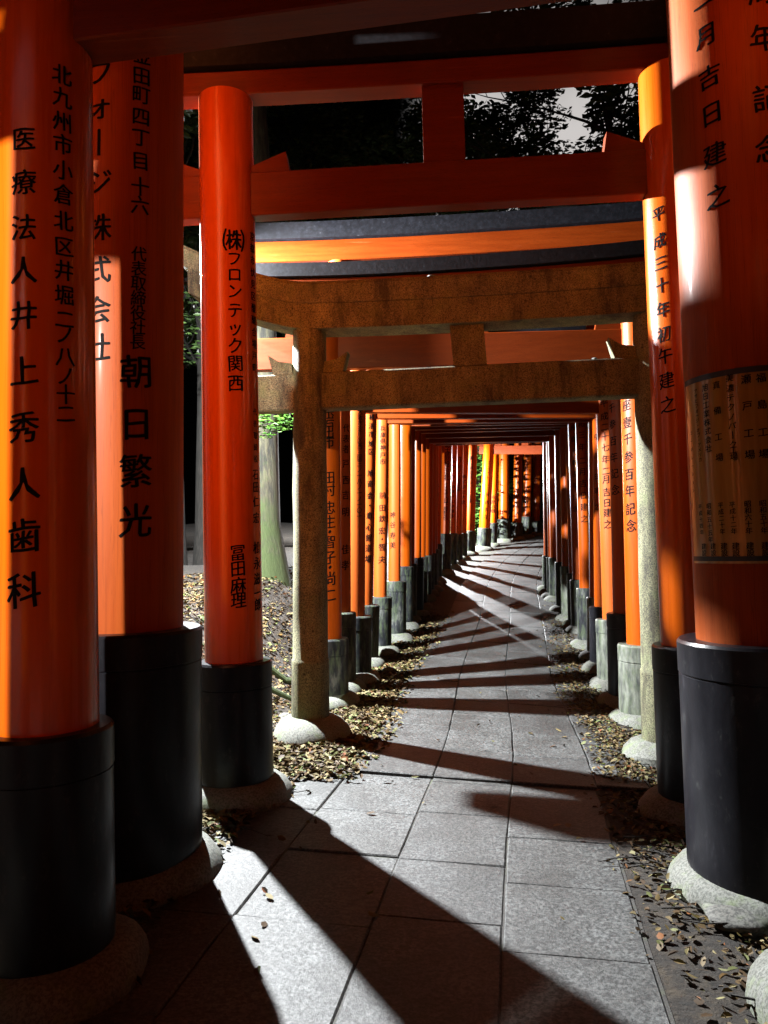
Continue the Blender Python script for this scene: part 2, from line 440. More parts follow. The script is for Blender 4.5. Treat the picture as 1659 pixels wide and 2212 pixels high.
def gate(key, label, zl, zr, L, R, sl, sr, nuki, shim, mats=None, nh=.2, nd=.045, sh=.15, sd=.085, bh=.13, ext=(.3, .3), kext=(.55, .55), sori=.04, strut=.2, group='vermilion torii gates along the path'):
    """L / R: (low px), (high px), radius; sl / sr: (rim y px, sleeve radius); nuki / shim: heights above the eye at the left and right pillar"""
    mats = mats or (M_red, M_blk, M_foot)
    a, b = (L[0], R[0]) if isinstance(L[0], Vector) else (W(L[0][0], L[0][1], zl), W(R[0][0], R[0][1], zr))
    g = thing('torii_gate', label, 'torii gate', Vector(((a.x + b.x) / 2, (a.y + b.y) / 2, ground((a.x + b.x) / 2, (a.y + b.y) / 2))), group)
    sl_z, sr_z = shim[0] + EYE, shim[1] + EYE
    p = pillar(g, key + 'L', zl, L[0], L[1], L[2], sl[0], sl[1], mats, sl_z + .004)
    q = pillar(g, key + 'R', zr, R[0], R[1], R[2], sr[0], sr[1], mats[3:] if len(mats) > 3 else mats, sr_z + .004)
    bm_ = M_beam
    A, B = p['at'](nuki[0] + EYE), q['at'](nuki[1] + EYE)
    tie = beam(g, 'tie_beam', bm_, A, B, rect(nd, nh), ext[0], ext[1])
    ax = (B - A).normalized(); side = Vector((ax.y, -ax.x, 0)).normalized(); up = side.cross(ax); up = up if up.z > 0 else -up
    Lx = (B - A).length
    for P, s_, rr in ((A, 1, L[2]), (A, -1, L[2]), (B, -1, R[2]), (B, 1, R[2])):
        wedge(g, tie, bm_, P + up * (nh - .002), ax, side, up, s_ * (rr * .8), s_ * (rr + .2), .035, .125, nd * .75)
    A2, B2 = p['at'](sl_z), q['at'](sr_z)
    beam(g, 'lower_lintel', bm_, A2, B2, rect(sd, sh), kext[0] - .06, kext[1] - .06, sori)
    capp = [(-sd - .035, .012), (-sd - .055, bh), (0, bh + .03), (sd + .055, bh), (sd + .035, .012), (0, 0)]
    beam(g, 'roof_beam', M_cap, A2, B2, capp, kext[0], kext[1], sori * 1.05, lift=sh + .001)
    if strut:
        Mn = A + (B - A) * .5; Ms = A2 + (B2 - A2) * .5
        mb = MB(); dv = (Ms - Mn)
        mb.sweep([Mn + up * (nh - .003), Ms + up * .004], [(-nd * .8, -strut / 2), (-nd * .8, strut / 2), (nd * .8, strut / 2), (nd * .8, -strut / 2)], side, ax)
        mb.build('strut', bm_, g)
    return g
BW = (M_red, M_old1, M_foot); BO = (M_reda, M_old2, M_foot); GL = (M_redg, M_blk, M_foot)

# nearest gates -------------------------------------------------------------
# (these stand beside and behind the camera: their pillars shade the lamp behind the left row)
def simple_gate(key, label, xa, ya, xb, yb, r, nk, sh_, mats=None, **kw):
    return gate(key, label, ya, yb, (Vector((xa, ya, 1)), Vector((xa, ya, 2)), r), (Vector((xb, yb, 1)), Vector((xb, yb, 2)), r), (None, r + .05), (None, r + .05), nk, sh_, mats, **kw)
gate('A', 'nearest vermilion gate, left pillar at the picture edge, tie beam across the top left corner', 2.55, 2.32,
     ((102, 1560), (95, 200), .166), ((1885, 1700), (1870, 300), .17), (1568, .212), (1580, .215), (hh(95, 98, 2.48), hh(1845, -152, 2.25)), (2.75, 2.74), GL, nh=.26, nd=.07, sh=.2, ext=(.45, .45))
gate('B', 'second vermilion gate, thick pillars, a yellowed notice sheet wrapped round its right pillar', 3.35, 3.2,
     ((263, 1370), (272, 110), .268), ((1649, 1380), (1574, 0), .268), (1356, .35), (1380, .345), (hh(307, 0, 3.29), hh(1540, -90, 3.14)), (3.5, 3.46), (M_reda, M_blk, M_foot, M_reda, M_blk, M_foot), nh=.26, nd=.06, sh=.18, bh=.2)
gate('C', 'third vermilion gate, glossy, whole frame visible with black roof beam and square strut', 4.35, 4.18,
     ((506, 1420), (488, 230), .1675), ((1495, 1385), (1441, 160), .167), (1426, .214), (1392, .213), (hh(490, 468, 4.3), hh(1450, 414, 4.13)), (hh(488, 207, 4.28), hh(1441, 146, 4.11)), GL, nh=.262, nd=.05, sh=.145, sd=.07, bh=.215, ext=(.42, .3), strut=.245, sori=.02)
# behind the stone gate
gate('E1', 'vermilion gate just behind the stone gate, dark drips below the writing on its left pillar', 6.85, 6.55,
     ((703, 1380), (700, 600), .15), ((1392, 1393), (1379, 903), .15), (1378, .21), (1391, .225), (hh(700, 796, 6.8), hh(1380, 781, 6.5)), (hh(640, 608, 6.77) - .17, hh(1380, 562, 6.47) - .17), (M_red, M_old1, M_foot, M_red, M_old2, M_foot), nh=.30, nd=.05, sh=.17, bh=.13, sori=.06, ext=(.8, .3), kext=(.66, .6))
gate('E2', 'second vermilion gate behind the stone gate, right pillar in shadow with a year text', 7.42, 7.27,
     ((732, 1310), (732, 890), .12), ((1354, 1325), (1344, 900), .13), (1322, .17), (1324, .19), (1.98, 1.94), (hh(720, 563, 7.33), hh(1350, 527, 7.18)), (M_reda, M_old1, M_foot, M_red, M_blk, M_foot), nh=.16, ext=(.2, .3), sh=.21, bh=.17, sori=.04, kext=(1.0, .6))
gate('E3', 'third vermilion gate behind the stone gate, left pillar orange above a grey green sleeve', 7.88, 8.0,
     ((764, 1330), (767, 900), .12), ((1327, 1335), (1313, 900), .123), (1330, .19), (1337, .195), (1.48, 1.45), (2.14, 2.12), (M_reda, M_old1, M_foot, M_reda, M_old2, M_foot), nh=.2, ext=(.18, .3))
gate('E4', 'fourth vermilion gate behind the stone gate, left pillar half pale pink in the lamp light', 8.7, 8.8,
     ((786, 1293), (795, 895), .107), ((1304, 1310), (1299, 900), .107), (1306, .185), (1310, .165), (1.56, 1.54), (2.20, 2.18), (M_reda, M_old1, M_foot, M_red, M_blk, M_foot), nh=.2)
gate('E5', 'fifth vermilion gate behind the stone gate, thin pale left pillar with two part writing', 9.4, 9.4,
     ((821, 1287), (825, 942), .085), ((1288, 1288), (1285, 900), .085), (1289, .15), (1290, .12), (1.62, 1.6), (2.24, 2.22), (M_reda, M_old1, M_foot, M_reda, M_old2, M_foot), nh=.18)
gate('E6', 'sixth vermilion gate behind the stone gate, right pillar bright orange below a dark upper half', 10.3, 10.1,
     ((852, 1255), (853, 940), .085), ((1265, 1265), (1255, 890), .082), (1255, .165), (1270, .122), (1.76, 1.74), (2.34, 2.32), (M_reda, M_old1, M_foot, M_red, M_old1, M_foot), nh=.2)
gate('M1', 'dark vermilion gate with Latin letters reading down its broad left pillar', 11.3, 11.2,
     ((869, 1220), (871, 940), .135), ((1251, 1250), (1240, 890), .10), (1223, .17), (1252, .14), (1.90, 1.88), (2.46, 2.44), BW, nh=.22)
gate('M2', 'narrow gate whose left pillar glows dull orange behind the one with Latin letters', 12.5, 12.2,
     ((899, 1200), (900, 940), .085), ((1226, 1222), (1220, 930), .09), (1205, .13), (1223, .115), (1.98, 1.96), (2.5, 2.48), (M_red, M_blk, M_foot, M_red, M_old2, M_foot), nh=.2)
gate('M3', 'dark gate whose lintel is the blackest in the tunnel', 14.0, 13.9,
     ((918, 1195), (919, 960), .085), ((1199, 1205), (1194, 960), .09), (1200, .13), (1204, .115), (2.03, 2.01), (2.6, 2.58), BW, nh=.24)
gate('M4', 'last dark gate of the tunnel before the path bends right', 15.0, 14.6,
     ((933, 1190), (935, 960), .08), ((1186, 1200), (1183, 960), .075), (1195, .12), (1202, .1), (2.12, 2.1), (2.66, 2.64), BW, nh=.22)
gate('N1', 'dark gate right behind the one with Latin letters, only a narrow strip of it visible', 11.9, 11.7,
     ((884, 1215), (886, 940), .085), ((1240, 1236), (1231, 930), .08), (1218, .125), (1238, .115), (1.94, 1.92), (2.48, 2.46), BW, nh=.2)
gate('N2', 'dark gate in the tunnel between the dull orange pillar and the blackest lintel', 13.2, 13.0,
     ((909, 1200), (911, 950), .085), ((1213, 1214), (1208, 950), .085), (1203, .125), (1214, .115), (2.0, 1.98), (2.54, 2.52), BW, nh=.2)
gate('N3', 'dark gate in the tunnel squeezed behind the blackest lintel', 14.5, 14.2,
     ((926, 1193), (928, 960), .075), ((1192, 1203), (1188, 960), .075), (1198, .115), (1203, .105), (2.08, 2.06), (2.62, 2.60), BW, nh=.2)
gate('N4', 'dark gate where the path begins to bend, nearly hidden by the tunnel pillars', 15.5, 15.0,
     ((938, 1182), (941, 960), .07), ((1182, 1198), (1180, 960), .07), (1186, .105), (1200, .1), (2.3, 2.28), (2.85, 2.83), BW, nh=.2)
def far_gate(key, label, z, lo, hi, r, rim, s, nk, slope, mats=BW, nh=.2, wdt=2.4, **kw):
    a = W(*lo, z); t = math.atan(slope)
    b = Vector((a.x + wdt * math.cos(t), a.y - wdt * math.sin(t), a.z))
    pb = proj(b); ph = proj(b + Vector((0, 0, 1)))
    gz = ground(b.x, b.y); rb = proj(Vector((b.x, b.y, gz + .7)))[1]
    return gate(key, label, z, b.y, (lo, hi, r), (pb, ph, r), (rim, s), (rb, s), nk, (nk[0] + .75, nk[1] + .75), mats, nh=nh, **kw)
far_gate('F1', 'gate at the bend, narrow orange left pillar with small company text, lowest sleeve top', 16.0, (944, 1170), (947, 960), .082, 1175, .115, (2.62, 2.6), .38)
far_gate('F2', 'gate at the bend, broadest orange left pillar with large black characters', 17.0, (961, 1150), (965, 960), .118, 1153, .155, (2.75, 2.72), .42)
far_gate('F3', 'gate at the bend, slim left pillar right of the broadest one, three names down it', 17.7, (979, 1150), (982, 960), .065, 1152, .10, (2.85, 2.82), .45)
far_gate('F4', 'gate at the bend, slim left pillar with a nursery name in flowing script', 18.4, (991, 1150), (994, 960), .08, 1154, .11, (2.95, 2.92), .46)
far_gate('F5', 'gate at the bend, slim dull left pillar next to the bright yellow one', 19.1, (1002, 1150), (1005, 960), .075, 1152, .10, (3.05, 3.02), .48)
far_gate('F6', 'gate at the bend, left pillar shining pale yellow beside a dark gap', 20.0, (1017, 1140), (1022, 960), .115, 1147, .14, (3.15, 3.1), .5, (M_red, M_old1, M_foot))
far_gate('F7', 'leaning bright orange gate beyond the bend, its low tie beam catching the lamp', 21.0, (1047, 1140), (1057, 953), .155, 1141, .20, (2.70, 2.52), .55, (M_redg, M_old1, M_foot), .24, 2.3, ext=(.28, .28))
far_gate('F8', 'orange pillared gate close behind the leaning bright one', 21.8, (1064, 1128), (1069, 960), .115, 1130, .15, (3.2, 3.15), .6, (M_redg, M_old1, M_foot))
far_gate('F9', 'dark broad pillared gate past the bright ones, thin lit edge on the left', 23.0, (1088, 1121), (1089, 960), .16, 1122, .19, (3.4, 3.35), .7)
far_gate('F10', 'dark gate past the bend with Latin letters reading down its left pillar', 23.8, (1117, 1128), (1120, 960), .14, 1129, .18, (3.5, 3.45), .75)
far_gate('F11', 'far gate with an orange lit left edge between two dark pillars', 24.6, (1138, 1114), (1141, 960), .14, 1116, .17, (3.6, 3.55), .8)
far_gate('F12', 'farthest visible dark gate at the right end of the bend', 25.5, (1158, 1124), (1161, 960), .14, 1125, .17, (3.7, 3.65), .85)
# beside and behind the viewer
simple_gate('Z', 'vermilion gate standing beside the viewer, next before the nearest framed one', -1.605, 1.3, 1.35, 1.05, .16, (1.62, 1.6), (1.92, 1.9), ext=(.6, .3), kext=(.8, .5), bh=.3)
simple_gate('Y', 'vermilion gate right behind the viewer', -1.86, .35, 1.1, .1, .21, (1.75, 1.73), (2.6, 2.58))
simple_gate('X', 'vermilion gate two steps behind the viewer', -2.06, -.45, 1.0, -.6, .20, (1.75, 1.73), (2.6, 2.58))

# ------------------------------------------------------------------ stone gate
def stone_gate():
    zl, zr = 5.7, 5.35
    pL0, pL1 = W(671, 1577, zl), W(669, 740, zl)
    pR0, pR1 = W(1432, 1600, zr), W(1407, 720, zr)
    g = thing('stone_torii', 'weathered grey stone torii leaning among the vermilion gates', 'stone gate', Vector(((pL0.x + pR0.x) / 2, 5.5, 0)))
    for p0, p1, colz in ((pL0, pL1, W(671, 1424, zl).z), (pR0, pR1, W(1428, 1448, zr).z)):
        d = (p1 - p0).normalized(); gz = ground(p0.x, p0.y); b0 = p0 - d * ((p0.z - gz + .15) / d.z)
        top = ((W(669, 716, zl) - b0).length) if p0 is pL0 else ((W(1407, 676, zr) - b0).length)
        tcl = (colz - b0.z) / d.z
        mb = MB(); r = .134
        mb.lathe(b0, d, [(0, r + .011), (tcl - .02, r + .009), (tcl, r + .009), (tcl + .012, r + .002)] + [(tcl + .012 + (top - tcl) * k / 8, r - .006 * k / 8) for k in range(1, 9)], 44, .006, 3)
        mb.build('pillar', M_gran, g)
        mb = MB()
        h = max(.2, gz + .16 - b0.z)
        mb.lathe(b0 - d * .1, d, [(0, .30), (h - .06, .305), (h + .02, .28), (h + .07, .23), (h + .10, .17), (h + .105, .12)], 36, .05, 9 if p0 is pL0 else 21, cap=False)
        mb.build('footing', M_foot, g)
    A, B = W(669, 888, zl), W(1412, 857, zr)
    ax = (B - A).normalized(); side = Vector((ax.y, -ax.x, 0)).normalized(); up = side.cross(ax); up = up if up.z > 0 else -up
    nh = .285
    mb = MB(); n = 28
    pts = [A + ax * (-.68 + ((B - A).length + 1.06) * k / n) for k in range(n + 1)]
    mb.sweep(pts, rect(.07, nh, .012), side, up); nk = mb.build('tie_beam', M_gran, g)
    for P, s_ in ((A, 1), (A, -1), (B, -1), (B, 1)):
        mb = MB(); vs = []
        for t, h, tl in ((.10, .085, 0), (.20, .10, 0), (.255, .155, .03)):
            for q in (-1, 1): vs += [P + ax * (s_ * (t + .02)) + side * (q * .055) + up * (nh - .002), P + ax * (s_ * (t + .03 + tl)) + side * (q * .055) + up * (nh + h)]
        fs = []
        for k in (0, 4): fs += [[k, k + 4, k + 5, k + 1], [k + 2, k + 3, k + 7, k + 6], [k + 1, k + 5, k + 7, k + 3], [k, k + 2, k + 6, k + 4]]
        fs += [[0, 1, 3, 2], [8, 10, 11, 9]]
        mb.add(vs, fs, False); mb.build('wedge', M_gran, nk)
    # lintel: lower course and curved cap
    A2, B2 = W(669, 724, zl), W(1407, 687, zr)
    L = (B2 - A2).length; ax2 = (B2 - A2).normalized()
    def curve(t): return .0 + (.30 * max(0, (-t - .05)) ** 1.35 + .30 * max(0, (t - L + .05)) ** 1.35) + .018 * abs((t - L / 2) / (L / 2)) ** 3
    pts = []; pts2 = []
    for k in range(61):
        t = -1.02 + (L + 2.0) * k / 60
        pts.append(A2 + ax2 * t + up * curve(t))
    mb = MB(); mb.sweep(pts[1:-1], [(-.125, .0), (-.135, .19), (.135, .19), (.125, 0)], side, up); mb.build('lower_lintel', M_gran, g)
    mb = MB(); mb.sweep([p + up * .191 for p in pts], [(-.145, .0), (-.165, .135), (-.15, .165), (0, .19), (.15, .165), (.165, .135), (.145, 0)], side, up); cap = mb.build('roof_beam', M_gran, g)
    Mn, Ms = A + (B - A) * .485, A2 + (B2 - A2) * .475
    mb = MB(); mb.sweep([Mn + up * (nh - .003), Ms + up * .004], [(-.075, -.125), (-.075, .125), (.075, .125), (.075, -.125)], side, ax); mb.build('strut', M_gran, g)
    # pebbles left on top of the beams
    def pebble(p, r, label, sq=.7):
        bm = bmesh.new(); bmesh.ops.create_icosphere(bm, subdivisions=2, radius=r)
        for v in bm.verts:
            v.co *= 1 + .35 * noise.noise(v.co * (2 / r) * .5 + Vector((r * 900, 0, 0))); v.co.z *= sq
        me = bpy.data.meshes.new('pebble'); bm.to_mesh(me); bm.free(); me.materials.append(M_rock)
        for f in me.polygons: f.use_smooth = True
        o = bpy.data.objects.new('pebble', me); COL.objects.link(o); o.location = p
        tag(o, label, 'pebble', 'pebbles placed on the stone gate')
    def topat(px):
        z = 5.5; i = min(range(61), key=lambda k: abs(proj(pts[k])[0] - px)); return pts[i] + up * .37 - side * 0
    for px, r, lab in ((932, .034, 'largest pebble on top of the stone gate lintel'), (912, .017, 'small pebble left of the largest one on the stone lintel'), (962, .015, 'tiny pebble right of the largest one on the stone lintel')):
        a = topat(px); b = min(pts, key=lambda p: abs(proj(p)[0] - px)); pp = Vector(a)
        pp.x += (px - proj(a)[0]) * a.y / F; pebble(pp + Vector((0, -.05, r * .25)), r, lab)
    q = A + (B - A) * .84 + up * (nh + .012); pebble(q, .022, 'single pebble lying on the tie beam of the stone gate')
    return g
stone_gate()

# ------------------------------------------------------------------ writing on the pillars
def seq(s): return s
inscribe(PIL['AL'], [
    ('医療法人井上秀人歯科', 56, [355, 443, 535, 622, 713, 826, 940, 1055, 1160, 1270], 58, 0, 46, 66),
    ('北九州市小倉北区井堀二ノ八ノ十二', 130, [208, 255, 305, 352, 405, 455, 510, 563, 612, 663, 713, 745, 790, 830, 868, 908], 137, 0, 40, 38)])
inscribe(PIL['BL'], [
    ('ヒフォ丨ジ株式会社', 222, [165, 235, 303, 375, 455, 545, 630, 710, 785], 216, 0, 50, 52),
    ('区金田町四丁目十六', 304, [143, 188, 230, 268, 313, 355, 403, 455, 493], 299, 0, 36, 36),
    ('代表取締役社長', 297, 592, 294, 770, 29, 29),
    ('朝日繁光', 292, [830, 935, 1030, 1130], 290, 0, 62, 62)])
inscribe(PIL['CL'], [
    ('㈱', 505, [541], 505, 0, 46, 46),
    ('フロンテック関西', 506, [580, 613, 648, 688, 725, 762, 799, 840], 509, 0, 30, 33),
    ('冨田麻理', 513, [1194, 1227, 1262, 1293], 515, 0, 31, 31),
    ('京都市伏見区醍醐合場戸町', 544, 520, 549, 800, 18, 18),
    ('代表取締役', 549, 895, 551, 995, 14, 14), ('石田仁宏', 551, [1028, 1055, 1086, 1121], 552, 0, 22, 22),
    ('松永滋一郎', 553, [1184, 1217, 1250, 1280, 1305], 555, 0, 24, 24)])
inscribe(PIL['CR'], [('平成三十年初午建之', 1425, [478, 535, 582, 629, 680, 732, 778, 830, 881], 1445, 0, 29, 33)])
inscribe(PIL['BR'], [
    ('年一月吉日建之', 1526, [8, 70, 133, 219, 295, 379, 465], 1558, 0, 44, 46),
    ('周年記念', 1638, [74, 168, 289, 391], 1653, 0, 52, 52)])
inscribe(PIL['E1L'], [('県岩出市田村忠生・智子・尚二', 710, [893, 916, 939, 960, 1035, 1061, 1099, 1129, 1150, 1171, 1204, 1225, 1249, 1284], 713, 0, 24, 27)])
inscribe(PIL['E2L'], [('代表者戸西吉明佳孝', 748, [928, 951, 973, 1004, 1039, 1071, 1107, 1187, 1221], 746, 0, 16, 19)])
inscribe(PIL['E3L'], [('大阪市淀川区西三国三ノ一八ノ一ノ一〇一', 778, 893, 776, 1116, 12, 12)])
inscribe(PIL['E4L'], [('横浜市旭区旭商会・章心館道場', 803, [904, 923, 941, 961, 978, 1024, 1047, 1072, 1093, 1115, 1139, 1162, 1184, 1207], 796, 0, 12, 15)])
inscribe(PIL['E5L'], [('兵庫県神戸市前田欽宏・智夫', 827, [928, 942, 955, 969, 985, 999, 1071, 1098, 1121, 1147, 1165, 1182, 1209], 825, 0, 11, 15)])
inscribe(PIL['E6L'], [('神谷寿美', 848, [1113, 1134, 1157, 1178], 848, 0, 12, 13)])
inscribe(PIL['M1L'], [('TAITOSTUDIO', 860, 905, 858, 1064, 12, 12), ('株式会社', 858, 1085, 857, 1160, 10, 10)])
inscribe(PIL['E1R'], [('座壹千参百年記念', 1354, [878, 915, 950, 989, 1026, 1061, 1100, 1136], 1364, 0, 22, 24)])
inscribe(PIL['E2R'], [('千参百年記念', 1322, [883, 918, 954, 989, 1024, 1059], 1330, 0, 18, 20)])
inscribe(PIL['E3R'], [('平成二十七年二月吉日建之', 1305, [874, 902, 925, 946, 969, 994, 1019, 1037, 1064, 1087, 1108, 1133], 1313, 0, 16, 17)])
inscribe(PIL['E4R'], [('十月吉日建之', 1286, [905, 945, 985, 1030, 1060, 1095], 1290, 0, 11, 12)])
inscribe(PIL['E6R'], [('令和三年二月吉日建之', 1255, [892, 918, 941, 967, 996, 1020, 1045, 1071, 1096, 1121], 1262, 0, 14, 15)])
inscribe(PIL['M1R'], [('鎮座壹千参百年記念', 1238, 900, 1243, 1100, 11, 11)])
inscribe(PIL['F1L'], [('有限会社', 944, 1015, 943, 1040, 7, 7), ('秋月製作所', 944, 1049, 943, 1092, 9, 9), ('秋月順', 943, [1110, 1119, 1133], 942, 0, 9, 9)])
inscribe(PIL['F2L'], [('硝子建材株式会社', 967, 962, 965, 1033, 11, 11), ('代表取締役', 964, 1047, 964, 1073, 6, 6), ('日下部哲也', 964, 1081, 962, 1119, 10, 10)])
inscribe(PIL['F3L'], [('山本新巳有川由美子山本義家', 981, 988, 978, 1115, 7, 7)])
inscribe(PIL['F4L'], [('宮ノ前ほたる保育園', 993, 992, 991, 1057, 8, 8)])
inscribe(PIL['F5L'], [('株式会社大倉', 1003, 1030, 1001, 1085, 8, 8)])
inscribe(PIL['F6L'], [('㈱日比野建設デザイン', 1018, 990, 1016, 1062, 8, 8), ('代表取締役', 1016, 1070, 1016, 1085, 4, 4)])
inscribe(PIL['F7L'], [('グランスイート', 1057, 1000, 1053, 1033, 6, 6), ('田内久子', 1053, [1069, 1086, 1101, 1117], 1050, 0, 8, 8)])
inscribe(PIL['F8L'], [('鳥屋治樹', 1066, 1075, 1064, 1104, 8, 8)])
inscribe(PIL['F10L'], [('LAPUERTA', 1118, [1034, 1044, 1060, 1070, 1080, 1090, 1100, 1109], 1117, 0, 9, 9)])
inscribe(PIL['F11L'], [('上野', 1137, [1060, 1085], 1137, 0, 10, 10)])

# notice sheet wrapped round the second gate's right pillar
def notice_sheet():
    pl = PIL['BR']; c0 = pl['axis_at_px'](1025)
    root = thing('notice_sheet', 'yellowed plastic covered notice wrapped round the right pillar, columns of small black text', 'notice', c0)
    def patch(mb, ya, yb, xa, xb, off, n=24, m_=10, ragged=0):
        vs = []; fs = []
        for j in range(m_ + 1):
            py = ya + (yb - ya) * j / m_
            c = pl['axis_at_px'](py); cx = proj(c)[0]; rp = pl['r'] * F / c.y
            view = Vector((-c.x, -c.y, 0)).normalized(); right = Vector((-view.y, view.x, 0))
            for i in range(n + 1):
                t0 = math.asin(max(-.985, (xa + (1495 - 1480) * (py - 820) / 395 * 0 - 1595) / rp)) if xa is not None else 0
                an0 = -1.17 + (ragged * .05 * noise.noise(Vector((py * .05, 3, 0))) if ragged else 0); an1 = 1.2
                an = an0 + (an1 - an0) * i / n
                vs.append(c + (view * math.cos(an) + right * math.sin(an)) * (pl['r'] + off))
        for j in range(m_):
            for i in range(n):
                a = j * (n + 1) + i; fs.append([a, a + 1, a + n + 2, a + n + 1])
        mb.add(vs, fs)
    mb = MB(); patch(mb, 822, 1214, 1495, 1700, .007, 30, 40, 1); mb.build('sheet', M_sheet, root)
    mb = MB(); patch(mb, 820, 832, 1495, 1700, .010, 30, 1); mb.build('tape_strip', M_tape, root)
    mb = MB(); patch(mb, 1199, 1209, 1495, 1700, .010, 30, 1); mb.build('tape_strip', M_tape, root)
    cols = [('アサヒフォージ・オブ・アメリカ', 1521, 850, 1532, 995, 9, 9), ('コーポレーション', 1513, 935, 1518, 1058, 8, 8),
            ('旭日工業株式会社', 1540, 848, 1548, 975, 14, 14), ('真備工場', 1561, [848, 900, 954, 996], 1568, 0, 15, 15), ('美濃テクノパ丨ク工場', 1585, [838, 859, 878, 897, 917, 935, 954, 973, 984, 998], 1594, 0, 14, 14),
            ('瀬戸工場', 1614, [845, 898, 953, 996], 1622, 0, 17, 17), ('福島工場', 1640, [845, 898, 953, 996], 1646, 0, 17, 17), ('倉敷工場', 1668, [843, 898, 953, 996], 1672, 0, 17, 17),
            ('平成十四年', 1532, 1094, 1536, 1148, 10, 10), ('昭和五十五年', 1549, 1094, 1553, 1164, 11, 11), ('平成二十年', 1571, 1094, 1575, 1148, 11, 11), ('平成十二年', 1592, 1094, 1596, 1148, 11, 11), ('昭和六十年', 1619, 1094, 1622, 1148, 12, 12), ('昭和五十年', 1645, 1094, 1648, 1148, 12, 12),
            ('建設', 1540, 1178, 1541, 1192, 12, 12), ('建設', 1558, 1178, 1559, 1192, 12, 12), ('建設', 1578, 1178, 1579, 1192, 13, 13), ('建設', 1599, 1178, 1600, 1192, 13, 13), ('建設', 1624, 1178, 1625, 1192, 13, 13), ('建設', 1650, 1178, 1651, 1192, 13, 13)]
    inscribe(pl, cols, 'printed_text', .0125, root)
notice_sheet()

# ------------------------------------------------------------------ ground and path
def ground_sheet():
    xs = sorted(set([-60, -40, -28, -20, -15, -12, -10] + [round(-8 + .2 * i, 2) for i in range(90)] + [11, 13, 16, 20, 28, 40, 60]))
    ys = sorted(set([-60, -40, -25, -16, -10, -7] + [round(-5 + .2 * i, 2) for i in range(175)] + [32, 35, 40, 46, 55, 70, 90]))
    vs = []
    for y in ys:
        for x in xs:
            z = ground(x, y)
            d = xl(y) - x
            if d > .3 or d < -2.4: z += .05 * noise.noise(Vector((x * 1.3, y * 1.3, 0))) + .02 * noise.noise(Vector((x * 4, y * 4, 5)))
            vs.append((x, y, z))
    n = len(xs)
    fs = [[j * n + i, j * n + i + 1, (j + 1) * n + i + 1, (j + 1) * n + i] for j in range(len(ys) - 1) for i in range(n - 1)]
    mb = MB(); mb.add(vs, fs); o = mb.build('ground', M_soil); tag(o, None, None, None, 'structure')
ground_sheet()
def path():
    rng = random.Random(11); mb = MB()
    cols = [(.08, .52, -4, 4.72), (.526, 1.064, -4, 30), (1.07, 1.564, -4, 30), (1.57, 2.084, -4, 30), (2.09, 2.42, 4.72, 30)]
    for ci, (t0, t1, ya, yb) in enumerate(cols):
        s = ya + rng.uniform(0, .5)
        while s < yb:
            ln = rng.uniform(.50, .72)
            if abs(s - 4.72) < .5 and s < 4.72: ln = 4.72 - s
            if s + ln > 4.72 > s: ln = 4.72 - s
            if ln < .12: ln += .0
            g = .0018; e = .006
            dz = .009 + rng.uniform(-.003, .004) + (.016 if s >= 4.715 else 0)
            J = [(rng.uniform(-.004, .004), rng.uniform(-.004, .004)) for _ in range(8)]
            tx, ty = rng.uniform(-.006, .006), rng.uniform(-.006, .006)
            def P(t, q, h):
                y = q - .16 * (t - 1.2); x = pl_(y) + t
                return Vector((x, y, ground(x, y) + h + tx * (t - t0) + ty * (q - s)))
            nq = 3
            A = []; fs = []
            ring = lambda ins, h: [P(t0 + ins, s + g + ins, h), P((t0 + t1) / 2, s + g + ins, h), P(t1 - ins, s + g + ins, h), P(t1 - ins, s + ln / 2, h), P(t1 - ins, s + ln - ins, h), P((t0 + t1) / 2, s + ln - ins, h), P(t0 + ins, s + ln - ins, h), P(t0 + ins, s + ln / 2, h)]
            r0, r1, r2 = [[p + Vector((J[k][0], J[k][1], 0)) for k, p in enumerate(ring(*q))] for q in ((0, dz - .06), (0, dz - .006), (e, dz))]
            vs = r0 + r1 + r2
            for k in range(2):
                for i in range(8): fs.append([k * 8 + i, k * 8 + (i + 1) % 8, (k + 1) * 8 + (i + 1) % 8, (k + 1) * 8 + i])
            fs.append([16 + i for i in range(8)])
            mb.add(vs, fs, False)
            s += ln
    bed = MB(); bv = []; ts = (.06, .7, 1.3, 1.9, 2.10)
    qs = [-4 + .25 * k for k in range(137)]
    for q in qs:
        for t in ts:
            y = q - .16 * (t - 1.2); x = pl_(y) + t; bv.append((x, y, ground(x, y) + .003))
    bed.add(bv, [[a * 5 + i, a * 5 + i + 1, a * 5 + i + 6, a * 5 + i + 5] for a in range(136) for i in range(4)])
    tag(bed.build('path_bed', M_grit), None, None, None, 'structure')
    o = mb.build('stone_path', M_slab); tag(o, None, None, None, 'structure')
path()

